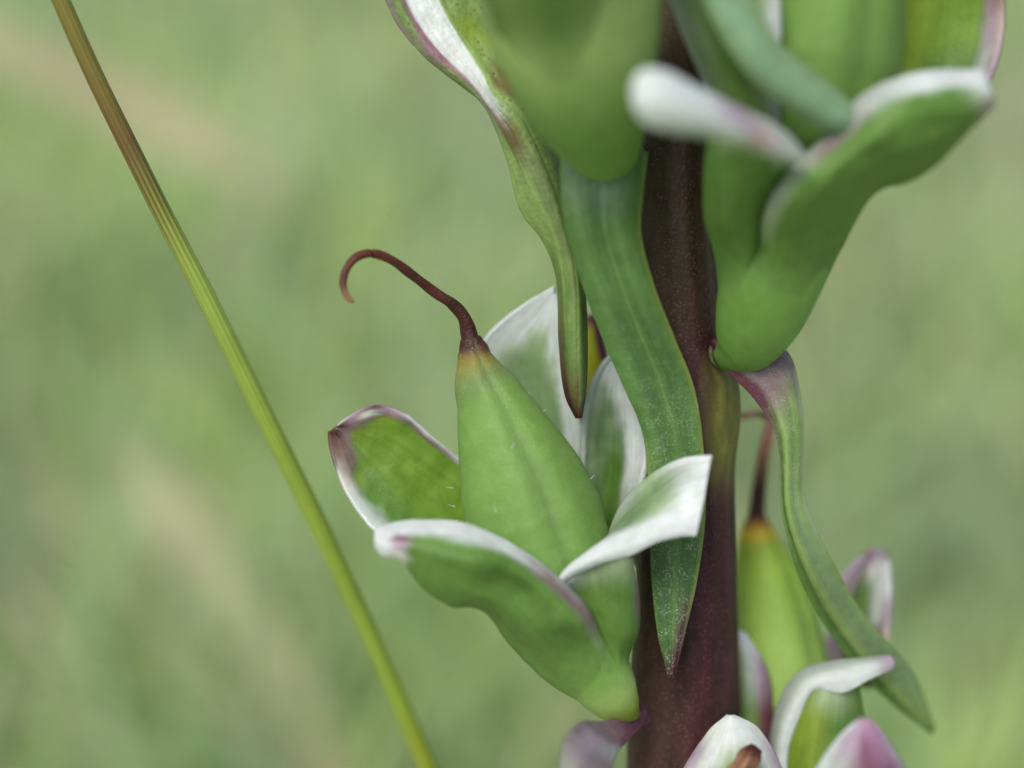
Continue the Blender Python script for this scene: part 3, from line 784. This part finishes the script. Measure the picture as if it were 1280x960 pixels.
sheet("sepal", [
    ('grey', [(1090, 180, 110), (1108, 110, 112), (1112, 40, 116), (1116, -20, 120), (1150, -90, 120)]),
    ('ygreen', [(1108, 180, 90), (1126, 110, 88), (1130, 40, 88), (1134, -20, 95), (1160, -90, 110, 'white')]),
    ('bright', [(1140, 170, 72), (1165, 100, 68, 'cupd'), (1175, 35, 70), (1178, -20, 80), (1175, -90, 105, 'white')]),
    ('bright', [(1165, 160, 80), (1205, 95, 78, 'cupd'), (1220, 30, 80), (1215, -20, 88), (1195, -90, 108, 'white')]),
    ('grey', [(1180, 155, 96), (1226, 95, 96, 'grey'), (1240, 35, 96, 'lilac'), (1236, -20, 98, 'mauve'), (1205, -90, 112, 'white')]),
    ('grey', [(1190, 155, 112), (1238, 96, 112, 'lilac'), (1254, 35, 110, 'pinkish'), (1250, -20, 108, 'tan'), (1212, -90, 112, 'white')]),
], M_SEPAL, B, n=40, m=34, thick=7, label='cupped sepal behind the upper right pod')
sheet("sepal", [
    ('grey', [(915, 180, 130), (885, 110, 150), (858, 50, 170), (828, -30, 190), (815, -90, 200)]),
    ('sage', [(920, 190, 160), (900, 110, 185), (880, 50, 205), (856, -30, 220), (840, -90, 225)]),
    ('green', [(935, 195, 180), (922, 110, 205), (908, 50, 225), (892, -30, 238), (870, -90, 238)]),
    ('lgreen', [(955, 190, 185), (945, 110, 205), (938, 50, 222), (930, -30, 232), (905, -90, 232)]),
    ('grey', [(975, 180, 180), (972, 100, 200), (975, 40, 212, 'white'), (968, -30, 222, 'white'), (940, -90, 225)]),
], M_SEPAL, B, n=36, m=28, thick=6)

# --- upper left one: seen from below
Cc = cup([(800, 198, 20, 10, 'sage'), (786, 192, 60, 18, 'cup'), (769, 194, 100, 27, 'cup'), (757, 184, 132, 43, 'cup'), (747, 158, 165, 57, 'cup'), (735, 115, 205, 76, 'cup'), (722, 50, 240, 91, 'lgreen'), (712, -30, 270, 100, 'lgreen'), (706, -90, 290, 102, 'cup')],
         'rounded calyx of the upper left seed pod')
sheet("sepal", [
    ('cup', [(665, 120, 215), (640, 75, 262), (616, 20, 305), (600, -40, 345), (585, -110, 400)]),
    ('lgreen', [(685, 125, 245), (660, 70, 305), (640, 18, 350), (628, -40, 395), (615, -110, 455)]),
    ('cup', [(715, 128, 258), (700, 75, 322), (690, 20, 372), (684, -40, 420), (675, -110, 490)]),
    ('lgreen', [(745, 125, 250), (742, 75, 302), (740, 22, 345), (738, -40, 390), (732, -110, 455)]),
    ('cup', [(765, 120, 225), (770, 72, 262), (775, 20, 300), (776, -40, 340), (772, -110, 400)]),
], M_SEPAL, Cc, n=40, m=30, thick=6, wob=3, on=Cc, blend=0.6)
# --- lower right one, beyond the stem
Dd = cup([(930, 1230, -300, 30, 'cup'), (985, 1120, -260, 60, 'cup'), (1010, 1040, -240, 80, 'cup'), (1005, 960, -240, 84, 'cup'), (990, 900, -250, 76, 'cup')], 'calyx of the lower right seed pod')
ringtube("capsule", [(985, 900, -255, 76, (150, 184, 92)), (974, 830, -258, 71, (150, 184, 92)), (966, 770, -260, 62, (146, 182, 80)), (957, 715, -262, 46, (140, 176, 62)), (949, 680, -264, 31, 'ygreen'), (947, 668, -264, 26, 'yellow'), (946, 656, -265, 20, (160, 120, 40)), (945, 645, -265, 13, 'brown')],
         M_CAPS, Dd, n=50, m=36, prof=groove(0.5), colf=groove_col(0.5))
ringtube("style", [(945, 656, -265, 14, 'brown'), (946, 640, -265, 11.5, 'dbrown'), (949, 610, -262, 10, 'dbrown'), (954, 575, -258, 9, 'tan'), (960, 545, -255, 9, 'salmon'), (963, 526, -252, 8, 'salmon'), (955, 518, -250, 6, 'tan'), (935, 519, -250, 5, 'salmon'), (912, 523, -250, 4, 'tan')],
         M_STYLE, Dd, n=50, m=14)
sheet("sepal", [
    ('lilac', [(1030, 860, -235), (1036, 800, -240), (1042, 755, -246), (1056, 720, -256), (1074, 700, -266, 'lilac'), (1086, 690, -275, 'mauve')]),
    ('pinkish', [(1040, 860, -255), (1047, 800, -262), (1053, 760, -268), (1065, 727, -274), (1080, 703, -278, 'lilac'), (1091, 688, -281, 'lilac')]),
    ('bractg', [(1052, 860, -280), (1058, 800, -292), (1063, 764, -296), (1072, 734, -296), (1084, 708, -290, 'pinkish'), (1096, 687, -285, 'lilac')]),
    ('bractg', [(1072, 860, -284), (1078, 800, -296), (1081, 766, -298), (1086, 738, -296), (1094, 712, -288, 'white'), (1101, 688, -281, 'lilac')]),
    ('white', [(1090, 860, -262, 'olive'), (1096, 802, -270, 'olive'), (1098, 768, -270, 'white'), (1100, 736, -270, 'white'), (1104, 710, -270, 'white'), (1105, 690, -274, 'lilac')]),
    ('lilac', [(1096, 860, -240, 'mauve'), (1108, 800, -242, 'pinkish'), (1112, 765, -246, 'lilac'), (1113, 734, -250, 'white'), (1111, 710, -258, 'white'), (1107, 692, -268, 'mauve')]),
], M_SEPAL, Dd, n=40, m=34, thick=8, wob=3)
sheet("sepal", [
    ('grey', [(966, 1000, -150), (964, 940, -150), (974, 882, -146), (998, 843, -138), (1040, 829, -128), (1082, 824, -122), (1113, 821, -118, 'lilac')]),
    ('grey', [(972, 1000, -130), (970, 940, -130), (982, 886, -124), (1006, 848, -116), (1045, 836, -108), (1085, 829, -106), (1116, 825, -112, 'lilac')]),
    ('white', [(978, 1000, -124), (977, 940, -122), (990, 892, -116), (1014, 856, -108), (1050, 848, -100), (1088, 837, -102), (1117, 829, -112, 'lilac')]),
    ('white', [(986, 1000, -124), (984, 940, -122), (998, 896, -118), (1018, 860, -110), (1052, 865, -104), (1086, 848, -104), (1116, 834, -114, 'lilac')]),
], M_SEPAL, Dd, n=44, m=24, thick=7, label='white edged sepal pointing right in front of the drooping bract')
sheet("sepal", [
    ('ygreen', [(984, 1040, -130), (984, 960, -128), (995, 900, -122), (1014, 860, -114)]),
    ('ygreen', [(1015, 1040, -105), (1012, 960, -104), (1020, 905, -104), (1030, 862, -108, 'pgreen')]),
    ('cup', [(1050, 1040, -105), (1045, 960, -106), (1048, 910, -108), (1050, 862, -110, 'pgreen')]),
    ('cupd', [(1090, 1040, -150), (1085, 960, -150), (1080, 905, -146), (1072, 855, -124)]),
], M_SEPAL, Dd, n=30, m=24, thick=6)
sheet("sepal", [
    ('bractg', [(905, 1010, -190), (906, 900, -190), (912, 830, -190, 'pgreen'), (921, 788, -190, 'white')]),
    ('bractg', [(925, 1010, -170), (924, 900, -172), (926, 835, -176, 'pgreen'), (923, 788, -186, 'white')]),
    ('bractg', [(942, 1010, -165), (940, 900, -166), (938, 838, -172, 'grey'), (926, 789, -186, 'white')]),
    ('purple', [(958, 1010, -168), (954, 900, -168), (948, 840, -175, 'lilac'), (928, 790, -188, 'white')]),
    ('dpurple', [(972, 1010, -180), (966, 905, -180, 'purple'), (958, 838, -184, 'mauve'), (931, 792, -190, 'white')]),
], M_SEPAL, Dd, n=36, m=26, thick=6, label='narrow sepal with a purple edge beside the stem')
sheet("sepal", [
    ('white', [(985, 1040, 150), (1022, 962, 160), (1048, 925, 165), (1066, 907, 166), (1079, 899, 166, 'pink')]),
    ('lilac', [(1030, 1040, 180), (1048, 965, 186, 'grey'), (1062, 932, 182, 'lilac'), (1072, 912, 174, 'lilac'), (1080, 899, 167, 'pink')]),
    ('magenta', [(1080, 1040, 190), (1080, 970, 192, 'magenta'), (1080, 936, 186, 'magenta'), (1080, 915, 176, 'pink'), (1081, 899, 168, 'pink')]),
    ('pink', [(1125, 1040, 180), (1110, 970, 182, 'magenta'), (1098, 936, 180, 'pink'), (1090, 915, 174, 'pink'), (1082, 899, 168, 'pink')]),
    ('lilac', [(1165, 1040, 150), (1134, 970, 158), (1113, 934, 164), (1098, 912, 166), (1084, 899, 167, 'pink')]),
], M_SEPAL, Dd, n=36, m=26, thick=7, label='pink flushed sepal tip at the bottom edge')

# --- the one at the bottom, in front of the stem
E = cup([(860, 1300, -120, 30, 'cup'), (890, 1220, -60, 50, 'cup'), (915, 1130, -20, 68, 'cup'), (925, 1050, -10, 74, 'cup')], 'calyx of the lowest seed pod below the frame')
sheet("sepal", [
    ('lilac', [(820, 1080, 0), (842, 990, 10), (866, 945, 20, 'lilac'), (890, 912, 26, 'cream'), (911, 895, 28, 'white')]),
    ('white', [(850, 1080, 30), (872, 990, 40, 'cream'), (888, 950, 44, 'white'), (902, 918, 40, 'white'), (912, 895, 30, 'white')]),
    ('ygreen', [(900, 1080, 45), (908, 990, 56, 'ygreen'), (912, 958, 54, 'pgreen'), (914, 922, 46, 'white'), (913, 895, 32, 'white')]),
    ('ygreen', [(940, 1080, 42), (940, 990, 50, 'ygreen'), (932, 955, 50, 'pgreen'), (924, 920, 44, 'white'), (914, 895, 32, 'white')]),
    ('white', [(975, 1080, 25), (966, 990, 34, 'cream'), (952, 950, 40, 'white'), (933, 915, 40, 'white'), (915, 896, 31, 'white')]),
    ('pinkish', [(1000, 1080, 0), (984, 990, 10, 'pinkish'), (968, 945, 20, 'lilac'), (942, 908, 28, 'cream'), (916, 897, 29, 'white')]),
], M_SEPAL, E, n=40, m=34, thick=7, wob=2, label='white rimmed sepal tip at the foot of the stem')
ringtube("withered_style", [(880, 1120, 60, 12, 'rust'), (905, 1010, 72, 14, 'rust'), (922, 972, 76, 14, 'tan'), (934, 952, 78, 13, 'tan'), (942, 940, 79, 11, 'brown'), (946, 935, 80, 7, 'dbrown')],
         M_STYLE, E, n=40, m=22, prof=lambda u, a: 1 + 0.16 * math.sin(a * 5 + u * 4) + 0.1 * math.sin(a * 3 - u * 30),
         colf=lambda u, a, c: c * (0.65 + 0.5 * (0.5 + 0.5 * math.sin(a * 5 + u * 4))), label='broken brown withered style')

# --- the one behind the folded bract's tip
Ff = cup([(810, 700, -180, 20, 'cup'), (780, 660, -200, 40, 'cup'), (755, 610, -215, 50, 'cup')], 'calyx of the hidden pod behind the main one')
ringtube("capsule", [(752, 620, -215, 44, 'acid'), (746, 560, -215, 38, 'acid'), (741, 500, -212, 32, 'acid'), (739, 450, -210, 24, 'acid'), (739, 415, -208, 17, 'acid'), (740, 402, -207, 14, 'purple'), (741, 394, -206, 8, 'dpurple')],
         M_CAPS, Ff, n=40, m=28)
ringtube("style", [(741, 398, -206, 9, 'dpurple'), (745, 406, -200, 7, 'dpurple'), (750, 425, -192, 7, 'dpurple'), (756, 450, -185, 6, 'dpurple'), (764, 480, -180, 5, 'dbrown')], M_STYLE, Ff, n=30, m=12)

# the spike's parts were laid out in the place itself: move them into their parent's own frame
for o in list(bpy.data.objects):
    if o.parent is spike:
        o.matrix_parent_inverse.identity()
        o.location = Vector(o.location) - Vector(spike.location)
